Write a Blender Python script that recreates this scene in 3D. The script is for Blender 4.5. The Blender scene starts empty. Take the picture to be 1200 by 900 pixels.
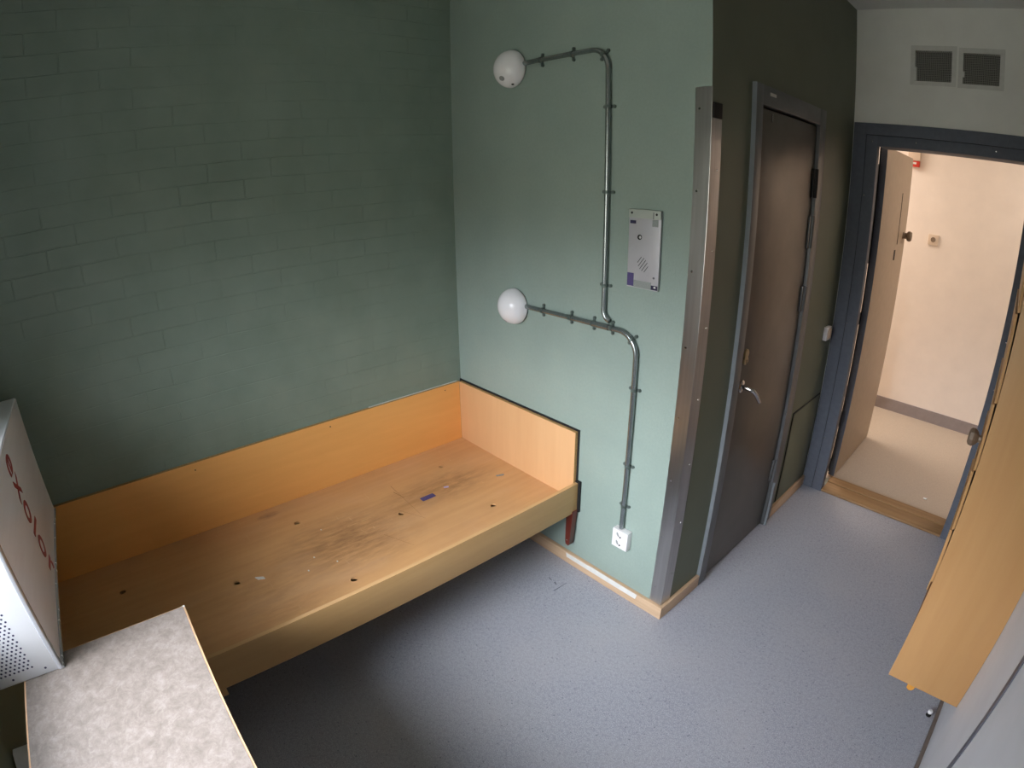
import bpy, bmesh, math, random
from mathutils import Vector, Matrix
random.seed(7)
sc = bpy.context.scene
COL = sc.collection
PI = math.pi

# ------------------------------------------------------------------ materials
def s2l(c):
    return tuple((x / 12.92 if x <= .04045 else ((x + .055) / 1.055) ** 2.4) for x in c)
def rgb(r, g, b):
    return s2l((r / 255, g / 255, b / 255)) + (1.0,)

class NT:
    def __init__(self, name):
        self.m = bpy.data.materials.new(name); self.m.use_nodes = True
        self.t = self.m.node_tree
        self.b = self.t.nodes['Principled BSDF']
    def n(self, kind, **kw):
        nd = self.t.nodes.new(kind)
        for k, v in kw.items(): setattr(nd, k, v)
        return nd
    def l(self, a, b): self.t.links.new(a, b)
    def coords(self, scale=(1, 1, 1), loc=(0, 0, 0), rot=(0, 0, 0)):
        tc = self.n('ShaderNodeTexCoord'); mp = self.n('ShaderNodeMapping')
        mp.inputs['Scale'].default_value = scale; mp.inputs['Location'].default_value = loc
        mp.inputs['Rotation'].default_value = rot
        self.l(tc.outputs['Object'], mp.inputs['Vector'])
        return mp.outputs['Vector']
    def noise(self, vec, scale, detail=3, rough=.55, dist=0):
        nz = self.n('ShaderNodeTexNoise')
        nz.inputs['Scale'].default_value = scale; nz.inputs['Detail'].default_value = detail
        nz.inputs['Roughness'].default_value = rough; nz.inputs['Distortion'].default_value = dist
        self.l(vec, nz.inputs['Vector']); return nz.outputs['Fac']
    def ramp(self, fac, stops):
        r = self.n('ShaderNodeValToRGB')
        el = r.color_ramp.elements
        while len(el) < len(stops): el.new(.5)
        for e, (p, c) in zip(el, stops): e.position = p; e.color = c
        self.l(fac, r.inputs['Fac']); return r.outputs['Color']
    def mix(self, fac, a, b, mode='MIX'):
        m = self.n('ShaderNodeMix', data_type='RGBA', blend_type=mode)
        for sock, v in ((m.inputs[0], fac), (m.inputs[6], a), (m.inputs[7], b)):
            if hasattr(v, 'node'): self.l(v, sock)
            else: sock.default_value = v
        return m.outputs[2]
    def math(self, op, a, b=None, clamp=False):
        m = self.n('ShaderNodeMath', operation=op, use_clamp=clamp)
        for i, v in enumerate((a, b)):
            if v is None: continue
            if hasattr(v, 'node'): self.l(v, m.inputs[i])
            else: m.inputs[i].default_value = v
        return m.outputs[0]
    def bump(self, h, strength=.2, dist=.002, prev=None):
        b = self.n('ShaderNodeBump'); b.inputs['Strength'].default_value = strength
        b.inputs['Distance'].default_value = dist
        self.l(h, b.inputs['Height'])
        if prev is not None: self.l(prev, b.inputs['Normal'])
        return b.outputs['Normal']
    def done(self, color=None, rough=.5, metal=0, normal=None, spec=None):
        b = self.b
        if color is not None:
            if hasattr(color, 'node'): self.l(color, b.inputs['Base Color'])
            else: b.inputs['Base Color'].default_value = color
        if hasattr(rough, 'node'): self.l(rough, b.inputs['Roughness'])
        else: b.inputs['Roughness'].default_value = rough
        b.inputs['Metallic'].default_value = metal
        if spec is not None: b.inputs['Specular IOR Level'].default_value = spec
        if normal is not None: self.l(normal, b.inputs['Normal'])
        return self.m

def flat(name, c, rough=.5, metal=0, var=.06, scale=30, bump=0, bscale=200, spec=None):
    t = NT(name); v = t.coords()
    f = t.noise(v, scale, 4)
    a = tuple(max(0, x * (1 - var)) for x in c[:3]) + (1,); b = tuple(min(1, x * (1 + var)) for x in c[:3]) + (1,)
    col = t.ramp(f, [(.3, a), (.7, b)])
    nrm = t.bump(t.noise(v, bscale, 2), bump, .001) if bump else None
    return t.done(col, rough, metal, nrm, spec)

def wood(name, c1, c2, grain=(60, 2, 60), rough=.45, mottling=.0, c3=None, spec=None, coat=0):
    t = NT(name); v = t.coords(grain)
    f = t.noise(v, 1.0, 6, .6, .3)
    col = t.ramp(f, [(.32, c1), (.68, c2)])
    f2 = t.noise(t.coords(tuple(g * .12 for g in grain)), 1.0, 3)
    if c3 is not None:
        msk = t.ramp(f2, [(.45, (0, 0, 0, 1)), (.7, (mottling,) * 3 + (1,))])
        col = t.mix(msk, col, c3)
    nrm = t.bump(f, .06, .001)
    m = t.done(col, rough, 0, nrm, spec)
    if coat: t.b.inputs['Coat Weight'].default_value = coat
    return m

GREEN = rgb(141, 160, 150)
def mk_green():
    t = NT('green_wall_paint'); v = t.coords()
    f = t.noise(v, 3, 4); f2 = t.noise(v, 90, 3)
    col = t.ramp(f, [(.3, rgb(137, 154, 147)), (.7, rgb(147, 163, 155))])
    col = t.mix(t.ramp(f2, [(.4, (0, 0, 0, 1)), (.6, (.12, .12, .12, 1))]), col, rgb(120, 142, 128))
    return t.done(col, .55, 0, t.bump(t.noise(v, 130, 4, .7), .4, .002))
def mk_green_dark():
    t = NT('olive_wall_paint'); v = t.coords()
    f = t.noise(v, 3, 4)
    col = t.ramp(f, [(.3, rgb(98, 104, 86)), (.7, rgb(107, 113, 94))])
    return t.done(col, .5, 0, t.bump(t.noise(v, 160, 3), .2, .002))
def mk_brick():
    t = NT('painted_brick'); tc = t.n('ShaderNodeTexCoord')
    sx = t.n('ShaderNodeSeparateXYZ'); t.l(tc.outputs['Object'], sx.inputs[0])
    cb = t.n('ShaderNodeCombineXYZ')
    wob = t.noise(t.coords(), 5, 2)
    wv = t.math('MULTIPLY', t.math('SUBTRACT', wob, .5), .012)
    t.l(t.math('ADD', sx.outputs['Y'], 10.242 - .004), cb.inputs[0])
    t.l(t.math('ADD', t.math('ADD', sx.outputs['Z'], .0), wv), cb.inputs[1])
    br = t.n('ShaderNodeTexBrick'); t.l(cb.outputs[0], br.inputs['Vector'])
    br.inputs['Scale'].default_value = 1; br.inputs['Brick Width'].default_value = .2565
    br.inputs['Row Height'].default_value = .0752; br.inputs['Mortar Size'].default_value = .0035
    br.inputs['Mortar Smooth'].default_value = .6; br.offset = .55
    br.inputs['Color1'].default_value = (0, 0, 0, 1); br.inputs['Color2'].default_value = (1, 1, 1, 1)
    v = t.coords()
    f = t.noise(v, 4, 4)
    col = t.ramp(f, [(.3, rgb(120, 138, 127)), (.7, rgb(132, 149, 138))])
    worn = t.noise(v, 2.3, 3)                       # the joints are filled with paint here and there
    fill = t.ramp(worn, [(.40, (.16,) * 3 + (1,)), (.66, (.9,) * 3 + (1,))])
    jf = t.n('ShaderNodeMix', data_type='FLOAT')
    jnt = t.math('MULTIPLY', br.outputs['Fac'], fill)
    h = t.math('SUBTRACT', 1, jnt)
    # bricks stand a little proud of each other
    tilt = t.math('MULTIPLY', br.outputs['Color'], .25)
    h2 = t.math('ADD', h, tilt)
    n1 = t.bump(h2, .62, .0032)
    n2 = t.bump(t.noise(v, 110, 5, .7), .5, .002, n1)
    return t.done(col, .5, 0, n2)
def mk_floor():
    t = NT('grey_blue_linoleum'); v = t.coords()
    f = t.noise(v, 260, 3, .7); f1 = t.noise(v, 75, 4, .7); f2 = t.noise(v, 2.2, 4)
    col = t.ramp(f, [(.32, rgb(128, 130, 140)), (.5, rgb(164, 167, 177)), (.70, rgb(196, 198, 208))])
    col = t.mix(t.ramp(f1, [(.47, (0, 0, 0, 1)), (.62, (.6,) * 3 + (1,))]), col, rgb(140, 142, 154))
    col = t.mix(t.ramp(f2, [(.42, (0, 0, 0, 1)), (.7, (.35,) * 3 + (1,))]), col, rgb(178, 177, 180))
    spk = t.n('ShaderNodeTexVoronoi'); spk.inputs['Scale'].default_value = 38; t.l(v, spk.inputs['Vector'])
    dot = t.ramp(spk.outputs['Distance'], [(.07, (.6,) * 3 + (1,)), (.13, (0, 0, 0, 1))])
    col = t.mix(dot, col, rgb(80, 82, 95))
    return t.done(col, .42, 0, t.bump(f, .05, .001), .35)
def mk_deck():
    t = NT('worn_plywood_deck'); v = t.coords((42, 2.2, 42))
    f = t.noise(v, 1, 6, .6, .3)
    col = t.ramp(f, [(.3, rgb(205, 156, 105)), (.7, rgb(214, 166, 115))])
    p = t.coords()
    big = t.noise(p, 3.2, 4)
    col = t.mix(t.ramp(big, [(.45, (0, 0, 0, 1)), (.75, (.4,) * 3 + (1,))]), col, rgb(184, 140, 100))
    # worn brown rub marks with their own outline
    def blob(cx, cy, rx, ry, amt, colr, c):
        m = t.coords((1 / rx, 1 / ry, 0), (-cx / rx, -cy / ry, 0))
        g = t.n('ShaderNodeTexGradient', gradient_type='SPHERICAL'); t.l(m, g.inputs[0])
        st = t.noise(t.coords((52, 12, 1), (cx, cy, 0), (0, 0, .55)), 1, 5, .7)
        k = t.math('MULTIPLY', g.outputs['Fac'], t.ramp(st, [(.28, (0, 0, 0, 1)), (.80, (1,) * 3 + (1,))]))
        return t.mix(t.math('MULTIPLY', k, amt, True), c, colr)
    for cx, cy, rx, ry, am, cc in ((.47, -.92, .27, .34, 1.5, rgb(142, 102, 70)), (.44, -1.05, .2, .22, .8, rgb(146, 106, 72)), (.37, -.36, .15, .30, 1.3, rgb(140, 102, 68)),
                                   (.36, -.56, .12, .2, 1.0, rgb(148, 106, 64)), (.60, -1.30, .3, .3, .7, rgb(150, 108, 68)), (.075, -1.15, .03, .06, 1.6, rgb(110, 74, 44))):
        col = blob(cx - .43, cy + 1.0, rx, ry, am, cc, col)
    pale = t.noise(t.coords((7, 3, 1)), 1, 4)
    col = t.mix(t.ramp(pale, [(.52, (0, 0, 0, 1)), (.70, (.30,) * 3 + (1,))]), col, rgb(208, 168, 132))
    sc_ = t.noise(t.coords((9, 160, 1), rot=(0, 0, .35)), 1, 2)
    col = t.mix(t.ramp(sc_, [(.735, (0, 0, 0, 1)), (.76, (.45,) * 3 + (1,))]), col, rgb(226, 196, 160))
    return t.done(col, .42, 0, t.bump(f, .05, .001), .4)
def mk_laminate():
    t = NT('marbled_laminate'); v = t.coords()
    f = t.noise(v, 34, 8, .8, .4); f2 = t.noise(v, 110, 5, .75, .4)
    col = t.ramp(f, [(.33, rgb(114, 106, 100)), (.5, rgb(134, 125, 119)), (.66, rgb(152, 143, 138))])
    col = t.mix(t.ramp(f2, [(.5, (0, 0, 0, 1)), (.72, (.5,) * 3 + (1,))]), col, rgb(116, 108, 103))
    return t.done(col, .4, 0, None, .4)
def mk_brushed(name, c, rough=.3, axis=(3, 3, 260), metal=1.0):
    t = NT(name); f = t.noise(t.coords(axis), 1, 3)
    f2 = t.noise(t.coords(), 9, 4)
    col = t.mix(t.ramp(f2, [(.4, (0, 0, 0, 1)), (.7, (.3,) * 3 + (1,))]), c, tuple(x * .7 for x in c[:3]) + (1,))
    r = t.math('ADD', t.math('MULTIPLY', f, .16), rough - .08)
    return t.done(col, r, metal)

def mk_steel():
    t = NT('brushed_steel'); f = t.noise(t.coords((90, 90, 2.5)), 1, 4)
    col = t.ramp(f, [(.3, (.46, .45, .44, 1)), (.7, (.54, .53, .52, 1))])
    wob = t.noise(t.coords((4, 4, 3.2)), 1, 2)
    return t.done(col, .29, 1, t.bump(wob, .12, .03))

M = dict(
    green=mk_green(), olive=mk_green_dark(), brick=mk_brick(), floor=mk_floor(), deck=mk_deck(), laminate=mk_laminate(),
    grey_wall=flat('grey_plaster', rgb(230, 231, 225), .7, var=.04, scale=6, bump=.25, bscale=90),
    ceiling=flat('ceiling_paint', rgb(216, 218, 215), .8, var=.03, scale=6, bump=.15),
    white_wall=flat('white_wall_paint', rgb(208, 209, 214), .6, var=.05, scale=5, bump=.15, bscale=120),
    hall_wall=flat('cream_wall_paint', rgb(226, 216, 206), .75, var=.03, scale=7, bump=.2, bscale=70),
    hall_floor=flat('beige_linoleum', rgb(178, 166, 152), .5, var=.1, scale=160),
    hall_base=flat('grey_skirting', rgb(136, 126, 124), .55, var=.06, scale=20),
    birch=wood('birch_plywood', rgb(207, 162, 117), rgb(212, 168, 122), (24, 24, 2.2), .42, .25, rgb(196, 146, 99)),
    birch_long=wood('birch_plywood_long', rgb(238, 176, 100), rgb(244, 184, 108), (24, 2.2, 24), .42, .4, rgb(230, 166, 92)),
    rail=wood('bed_rail_wood', rgb(190, 152, 100), rgb(198, 160, 108), (30, 2, 30), .45, .3, rgb(180, 142, 92)),
    rail_top=wood('bed_rail_edge', rgb(206, 164, 114), rgb(216, 176, 126), (30, 2, 30), .5),
    ply_edge=flat('plywood_edge', rgb(178, 140, 88), .6, var=.15, scale=120),
    unit=wood('oak_veneer', rgb(188, 142, 92), rgb(200, 156, 104), (16, 16, 1.1), .42, .5, rgb(174, 130, 80)),
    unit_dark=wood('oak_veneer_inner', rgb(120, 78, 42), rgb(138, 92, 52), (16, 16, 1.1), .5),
    skirting=wood('pine_skirting', rgb(192, 162, 130), rgb(206, 178, 148), (3, 3, 60), .5, .4, rgb(184, 146, 106)),
    edge_band=flat('beech_edge_band', rgb(226, 186, 146), .5, var=.08, scale=60),
    red_wood=wood('dark_red_wood', rgb(80, 32, 24), rgb(104, 42, 30), (60, 60, 4), .35),
    black=flat('black_rubber', rgb(16, 16, 18), .7, var=.1),
    ply_dark=flat('scratched_plywood', rgb(140, 96, 54), .6),
    dark=flat('dark_void', rgb(12, 12, 12), .9, var=.1),
    steel=mk_steel(),
    conduit=flat('galvanised_tube', (.30, .335, .34, 1), .27, .85, .08, 25),
    clamp=flat('painted_clamp', rgb(96, 108, 104), .4, .5, .1, 60),
    chrome=mk_brushed('chrome', (.62, .60, .58, 1), .16, (60, 60, 60)),
    door_steel=flat('dark_steel_leaf', (.145, .13, .112, 1), .36, .7, .1, 7, .08, 300),
    frame_steel=flat('grey_frame_paint', rgb(104, 106, 108), .38, .25, .05, 30),
    lit_edge_tone=flat('lit_frame_edge', rgb(132, 138, 143), .4, .1, .05, 30),  # paler copy of the frame paint, window light put into the colour
    blue_frame=flat('slate_blue_paint', rgb(96, 101, 112), .6, 0, .07, 50, .12, 140, .3),
    leaf_face=flat('warm_lit_door_face', rgb(168, 150, 128), .5, 0, .05, 20),  # warm corridor light put into the face colour
    opal=flat('opal_glass', rgb(232, 232, 236), .22, 0, .01, 5),
    grey_patch=flat('grey_patch', rgb(140, 142, 142), .6),
    white_plastic=flat('white_plastic', rgb(226, 224, 226), .35, 0, .02, 10),
    pale_plate=flat('pale_socket_plate', rgb(206, 188, 168), .4, 0, .02, 10),
    red=flat('red_sign', rgb(196, 52, 36), .45, 0, .05, 40),
    text_red=flat('red_print', rgb(150, 30, 30), .45, 0, .05, 40),
    intercom=flat('intercom_plate', rgb(184, 184, 190), .38, .25, .05, 12),
    intercom_cap=flat('intercom_cap', rgb(170, 178, 172), .45, .1, .04, 20),
    purple=flat('purple_tape', rgb(78, 70, 118), .45, 0, .3, 260),
    purple_pale=flat('lilac_tape', rgb(170, 158, 196), .45),
    dark_purple=flat('dark_purple_tape', rgb(36, 32, 66), .45, 0, .15, 100),
    label_grey=flat('grey_label', rgb(140, 146, 144), .5, 0, .25, 400),
    mesh_wire=flat('grille_wire', rgb(138, 138, 131), .5, 0),
    vent_rim=flat('vent_plaster_rim', rgb(208, 209, 203), .7, 0, .06, 30),
    case_white=flat('white_metal_case', rgb(226, 230, 236), .35, 0, .015, 8),
    case_side=wood('case_front_film', rgb(240, 235, 239), rgb(246, 242, 246), (4, 30, 30), .22),
    case_edge=mk_brushed('case_edge_strip', (.66, .70, .76, 1), .25, (60, 60, 4), .6),
    hole=flat('perforation_hole', rgb(58, 60, 92), .8),
    lock_brass=flat('lock_brass', rgb(200, 172, 128), .4, 0, .06, 60),
    knob=flat('grey_wood_knob', rgb(128, 110, 92), .5, 0, .1, 50),
    strip_grey=flat('dark_grey_strip', rgb(92, 92, 102), .5, 0, .05, 40),
    paper=flat('white_card', rgb(214, 214, 210), .6),
    plaster=flat('white_plaster_crumb', rgb(224, 222, 218), .7),
    threshold=wood('worn_threshold', rgb(138, 106, 70), rgb(158, 124, 84), (2, 40, 40), .55, .5, rgb(104, 78, 50)),
    grey_brown=flat('grey_brown_strip', rgb(112, 100, 92), .55, 0, .1, 30),
    orange=flat('orange_plug', rgb(206, 144, 58), .5),
    hatch=flat('hatch_paint', rgb(104, 108, 88), .5, 0, .04, 10),
)

# ------------------------------------------------------------------ builders
def bx(bm, x0, y0, z0, x1, y1, z1):
    r = bmesh.ops.create_cube(bm, size=1)
    vs = r['verts']
    for v in vs:
        v.co = Vector(((x0 + x1) / 2 + v.co.x * (x1 - x0), (y0 + y1) / 2 + v.co.y * (y1 - y0), (z0 + z1) / 2 + v.co.z * (z1 - z0)))
    return vs
def B(*dims, bev=0, seg=2):
    """one bmesh from boxes given as 6-tuples"""
    bm = bmesh.new()
    for d in dims: bx(bm, *d)
    if bev:
        bmesh.ops.bevel(bm, geom=bm.edges[:], offset=bev, segments=seg, affect='EDGES', profile=.6)
    return bm
def cyl(bm, p0, p1, r0, r1=None, seg=20):
    p0 = Vector(p0); p1 = Vector(p1); r1 = r0 if r1 is None else r1
    d = p1 - p0
    mt = Matrix.Translation((p0 + p1) / 2) @ d.to_track_quat('Z', 'Y').to_matrix().to_4x4()
    bmesh.ops.create_cone(bm, cap_ends=True, segments=seg, radius1=r0, radius2=r1, depth=d.length, matrix=mt)
def tube(bm, pts, r, seg=14, caps=True):
    pts = [Vector(p) for p in pts]; rings = []
    ref = Vector((0, 1, 0))
    for i, p in enumerate(pts):
        t = (pts[min(i + 1, len(pts) - 1)] - pts[max(i - 1, 0)]).normalized()
        if abs(t.dot(ref)) > .95: ref = Vector((1, 0, 0))
        a = (ref - t * ref.dot(t)).normalized(); b = t.cross(a)
        rr = r[i] if isinstance(r, (list, tuple)) else r
        rings.append([bm.verts.new(p + a * rr * math.cos(2 * PI * k / seg) + b * rr * math.sin(2 * PI * k / seg)) for k in range(seg)])
    for q, w in zip(rings, rings[1:]):
        for k in range(seg): bm.faces.new((q[k], q[(k + 1) % seg], w[(k + 1) % seg], w[k]))
    if caps: bm.faces.new(rings[0][::-1]); bm.faces.new(rings[-1])
def arc(cx, cz, r, a0, a1, y, n=10):
    return [(cx + r * math.cos(a0 + (a1 - a0) * i / n), y, cz + r * math.sin(a0 + (a1 - a0) * i / n)) for i in range(n + 1)]
def lathe(bm, prof, origin, axis='-y', seg=40):
    """prof: (radius, height along axis)"""
    o = Vector(origin)
    ax = {'-y': (Vector((1, 0, 0)), Vector((0, 0, 1)), Vector((0, -1, 0))), '-x': (Vector((0, 1, 0)), Vector((0, 0, 1)), Vector((-1, 0, 0))),
          '+x': (Vector((0, 1, 0)), Vector((0, 0, 1)), Vector((1, 0, 0))), '+z': (Vector((1, 0, 0)), Vector((0, 1, 0)), Vector((0, 0, 1)))}[axis]
    rings = []
    for r, h in prof:
        if r < 1e-6: rings.append([bm.verts.new(o + ax[2] * h)])
        else: rings.append([bm.verts.new(o + ax[0] * r * math.cos(2 * PI * k / seg) + ax[1] * r * math.sin(2 * PI * k / seg) + ax[2] * h) for k in range(seg)])
    for q, w in zip(rings, rings[1:]):
        for k in range(seg):
            a, b = q[k % len(q)], q[(k + 1) % seg % len(q)]
            c, d = w[(k + 1) % seg % len(w)], w[k % len(w)]
            f = []
            for vv in (a, b, c, d):
                if vv not in f: f.append(vv)
            if len(f) > 2: bm.faces.new(f)
def prism(bm, poly, off):
    """poly: 3-D outline, off: extrusion vector"""
    off = Vector(off)
    a = [bm.verts.new(Vector(p)) for p in poly]; b = [bm.verts.new(Vector(p) + off) for p in poly]
    bm.faces.new(a[::-1]); bm.faces.new(b)
    n = len(poly)
    for i in range(n): bm.faces.new((a[i], a[(i + 1) % n], b[(i + 1) % n], b[i]))
ORIGIN = {}
def world_loc(o):
    return ORIGIN.get(o.name, Vector((0, 0, 0)))
def obj(name, bm, mat, parent=None, smooth=True, loc=None):
    """bm is in world coordinates; a top-level mesh gets its origin at loc (or 0)"""
    bmesh.ops.recalc_face_normals(bm, faces=bm.faces[:])
    po = world_loc(parent) if parent else Vector((0, 0, 0))
    o0 = Vector(loc) if loc is not None else po
    bmesh.ops.translate(bm, verts=bm.verts[:], vec=-o0)
    me = bpy.data.meshes.new(name); bm.to_mesh(me); bm.free()
    if smooth:
        for p in me.polygons: p.use_smooth = True
        me.set_sharp_from_angle(angle=math.radians(38))
    me.materials.append(mat)
    o = bpy.data.objects.new(name, me); COL.objects.link(o)
    if parent: o.parent = parent
    o.location = o0 - po
    ORIGIN[o.name] = o0
    return o
def thing(name, label, cat, loc, group=None):
    o = bpy.data.objects.new(name, None); COL.objects.link(o)
    o.empty_display_size = .05; o.location = loc; ORIGIN[o.name] = Vector(loc)
    o['label'] = label; o['category'] = cat
    if group: o['group'] = group
    return o
def tag(o, label, cat, group=None):
    o['label'] = label; o['category'] = cat
    if group: o['group'] = group
    return o
def struct(name, bm, mat, label=None, cat=None, parent=None, smooth=True):
    o = obj(name, bm, mat, parent, smooth)
    if parent is None:
        o['kind'] = 'structure'
        if label: o['label'] = label
        if cat: o['category'] = cat
    return o
def struct_root(name, label, cat, loc):
    o = thing(name, label, cat, loc); o['kind'] = 'structure'; return o
def cut(o, cutters):
    """cut boxes / cylinders (a bmesh in world coords) out of object o"""
    me = bpy.data.meshes.new('cutter'); bmesh.ops.recalc_face_normals(cutters, faces=cutters.faces[:])
    bmesh.ops.translate(cutters, verts=cutters.verts[:], vec=-world_loc(o)); cutters.to_mesh(me); cutters.free()
    c = bpy.data.objects.new('cutter', me); COL.objects.link(c); c.location = o.matrix_world.translation
    c.parent = o.parent; c.location = o.location
    md = o.modifiers.new('cut', 'BOOLEAN'); md.operation = 'DIFFERENCE'; md.object = c; md.solver = 'EXACT'
    bpy.context.view_layer.update()
    dg = bpy.context.evaluated_depsgraph_get()
    new = bpy.data.meshes.new_from_object(o.evaluated_get(dg))
    o.modifiers.clear(); old = o.data; o.data = new; new.name = o.name
    if not new.materials: new.materials.append(old.materials[0])
    bpy.data.objects.remove(c); bpy.data.meshes.remove(me)

# ------------------------------------------------------------------ dimensions
W, D, R, H, YF = 1.361, 1.563, 2.562, 2.733, -2.21
BT = .0165

# ------------------------------------------------------------------ the setting
struct('floor', B((-.12, YF - .12, -.1, R + .12, 1.66, 0)), M['floor'], 'grey-blue speckled linoleum floor of the room', 'floor')
struct('ceiling', B((-.12, YF - .12, H, R + .12, D + .19, H + .1)), M['ceiling'], 'pale grey ceiling above the vent openings', 'ceiling')
struct('wall_left', B((-.12, YF - .12, 0, 0, .12, H)), M['brick'], 'green painted brick wall behind the bed', 'wall')
struct('wall_back', B((0, 0, 0, W - .12, .12, H), (W - .12, 0, 0, W, .002, H)), M['green'], 'smooth green wall carrying the two round lamps', 'wall')
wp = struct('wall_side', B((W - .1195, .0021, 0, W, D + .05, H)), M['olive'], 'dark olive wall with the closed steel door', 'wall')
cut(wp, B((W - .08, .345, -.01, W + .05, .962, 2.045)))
wd = struct('wall_door', B((W - .12, D, 0, R + .12, D + .187, H)), M['grey_wall'], 'grey plastered wall above the open doorway', 'wall')
c = B((1.40, D - .1, -.01, 2.37, D + .4, 2.06)); bx(c, 1.671, D - .02, 2.358, 1.857, D + .05, 2.515); bx(c, 1.911, D - .02, 2.355, 2.091, D + .05, 2.509)
cut(wd, c)
struct('wall_right', B((R, YF - .12, 0, R + .12, D + .19, H)), M['white_wall'], 'white wall on the right below the wooden shelf unit', 'wall')
wf = struct('wall_front', B((-.12, YF - .24, 0, R + .12, YF, H)), M['olive'], 'window wall behind the camera', 'wall')
WX0, WX1, WZ0, WZ1 = .64, 2.02, .95, 2.02
cut(wf, B((WX0, YF - .3, WZ0, WX1, YF + .1, WZ1)))
bm = bmesh.new()
for d in ((WX0, YF - .20, WZ0, WX0 + .05, YF - .14, WZ1), (WX1 - .05, YF - .20, WZ0, WX1, YF - .14, WZ1), (WX0, YF - .20, WZ0, WX1, YF - .14, WZ0 + .05),
          (WX0, YF - .20, WZ1 - .05, WX1, YF - .14, WZ1)): bx(bm, *d)
struct('window_1', bm, M['white_plastic'], 'white window frame in the wall behind the camera', 'window')
struct('sill', B((.002, YF, .722, .93, -2.11, .748), bev=.003), M['white_plastic'], 'deep white window sill under the metal case', 'window sill')

# corridor beyond the door
struct('floor_corridor', B((-.8, 1.75, -.1, 4.4, 3.45, -.002)), M['hall_floor'], 'beige corridor floor beyond the doorway', 'floor')
struct('wall_corridor', B((-.8, 3.33, 0, 4.4, 3.45, 2.6)), M['hall_wall'], 'cream corridor wall seen through the doorway', 'wall')
struct('wall_corridor_left', B((-.9, 1.62, 0, -.8, 3.45, 2.6), (-.8, 1.62, 0, W - .12, 1.749, 2.6)), M['hall_wall'], 'end wall of the corridor, left', 'wall')
struct('wall_corridor_right', B((4.4, 1.62, 0, 4.5, 3.45, 2.6), (R + .12, 1.62, 0, 4.4, 1.749, 2.6)), M['hall_wall'], 'end wall of the corridor, right', 'wall')
struct('ceiling_corridor', B((-.9, D + .19, 2.6, 4.5, 3.45, 2.7)), M['ceiling'], 'corridor ceiling', 'ceiling')
struct('baseboard_corridor', B((-.8, 3.318, -.002, 4.4, 3.33, .098)), M['hall_base'], 'grey skirting along the corridor wall', 'baseboard')

# skirtings in the room
b = struct_root('baseboard_back', 'pale wooden skirting under the green lamp wall', 'baseboard', (.9, 0, 0))
bm = B((.002, -BT, 0, W + BT, 0, .064), bev=.0015); obj('board', bm, M['skirting'], b)
bm = bmesh.new()
prism(bm, [(.82, -BT - .001, .036), (1.24, -BT - .001, .036), (1.245, -BT - .001, .0625), (.98, -BT - .001, .064), (.95, -BT - .001, .060), (.815, -BT - .001, .058)], (0, -.0015, 0))
obj('paper_strip', bm, M['paper'], b)['label'] = 'white paper strip stuck along the skirting'
b = struct_root('baseboard_side', 'wooden skirting along the foot of the olive wall', 'baseboard', (W, .2, 0))
obj('board', B((W, .0005, 0, W + BT, .287, .064), bev=.0015), M['skirting'], b)
obj('board', B((W, 1.047, 0, W + BT, 1.552, .064), bev=.0015), M['skirting'], b)
struct('baseboard_right', B((R - .014, YF, 0, R, D - .02, .018), bev=.002), M['grey_brown'], 'low brown skirting strip along the white right wall', 'baseboard')

# steel corner guard
tr = struct_root('trim_1', 'brushed steel guard on the projecting wall corner with screws', 'corner guard', (W, 0, .066))
e_ = .0025
bm = bmesh.new()
prism(bm, [(W - .058, -.0002, .066), (W - .058, -e_, .066), (W + e_ - .0022, -e_, .066), (W + e_ - .0007, -e_ + .0006, .066), (W + e_, -e_ + .0022, .066), (W + e_, -.0002, .066)], (0, 0, 2.053 - .066))
bx(bm, W + .0002, -.0002, .066, W + e_, .064, 1.955)
obj('angle', bm, M['steel'], tr, smooth=False)
obj('black_cap', B((W + .0002, .004, 1.956, W + .006, .060, 2.005), bev=.001), M['black'], tr)
for i in range(8):
    z = .13 + i * .262
    bm = bmesh.new(); lathe(bm, [(.0045, 0), (.004, .0015), (0, .002)], (W - .042, -.0025, z + .02), '-y', 12)
    obj('screw', bm, M['chrome'], tr)
    if z < 1.9:
        bm = bmesh.new(); lathe(bm, [(.0045, 0), (.004, .0015), (0, .002)], (W + .0025, .046, z + .09), '+x', 12)
        obj('screw', bm, M['chrome'], tr)

# dark strip on the right wall, seam above the bed
struct('trim_2', B((R - .004, -.416, .018, R, -.388, H), bev=.001), M['strip_grey'], 'thin dark upright strip on the white right wall', 'strip')
struct('trim_3', B((0, -.55, .7085, .006, -.03, .7155)), M['paper'], 'thin white seam between bed and brick wall', 'seam')

# ------------------------------------------------------------------ closed steel door (door_1)
d1 = struct_root('door_1', 'closed dark steel door with lever handle in the olive wall', 'door', (W, .64, 0))
P = .018
FY0, FY1, LY0, LY1 = .288, 1.045, .343, .964
bm = B((W - .07, FY0, 0, W + P, LY0, 2.115), (W - .07, LY1, 0, W + P, FY1, 2.115), (W - .07, LY0, 2.043, W + P, LY1, 2.115), bev=.003)
fr = obj('door_frame', bm, M['frame_steel'], d1)
bm = B((W, FY0 - .0035, .06, W + P - .001, FY0 - .0002, 2.115)); obj('frame_edge', bm, M['lit_edge_tone'], fr)  # pale strip stands in for window light on the frame's side return
bm = B((W + .02, LY1 + .004, .0, W + .032, LY1 + .012, .27)); obj('lit_jamb_strip', bm, M['lit_edge_tone'], fr)  # added pale strip stands in for light on the jamb's return face
obj('sticker', B((W + P, .40, 2.082, W + P + .001, .455, 2.094)), M['paper'], fr)
lf = obj('leaf', B((W - .04, LY0 + .004, .012, W + .003, LY1 - .008, 2.034), bev=.002), M['door_steel'], d1)
obj('hook', B((W + .003, .45, 1.99, W + .008, .455, 2.022)), M['chrome'], lf)
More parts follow.
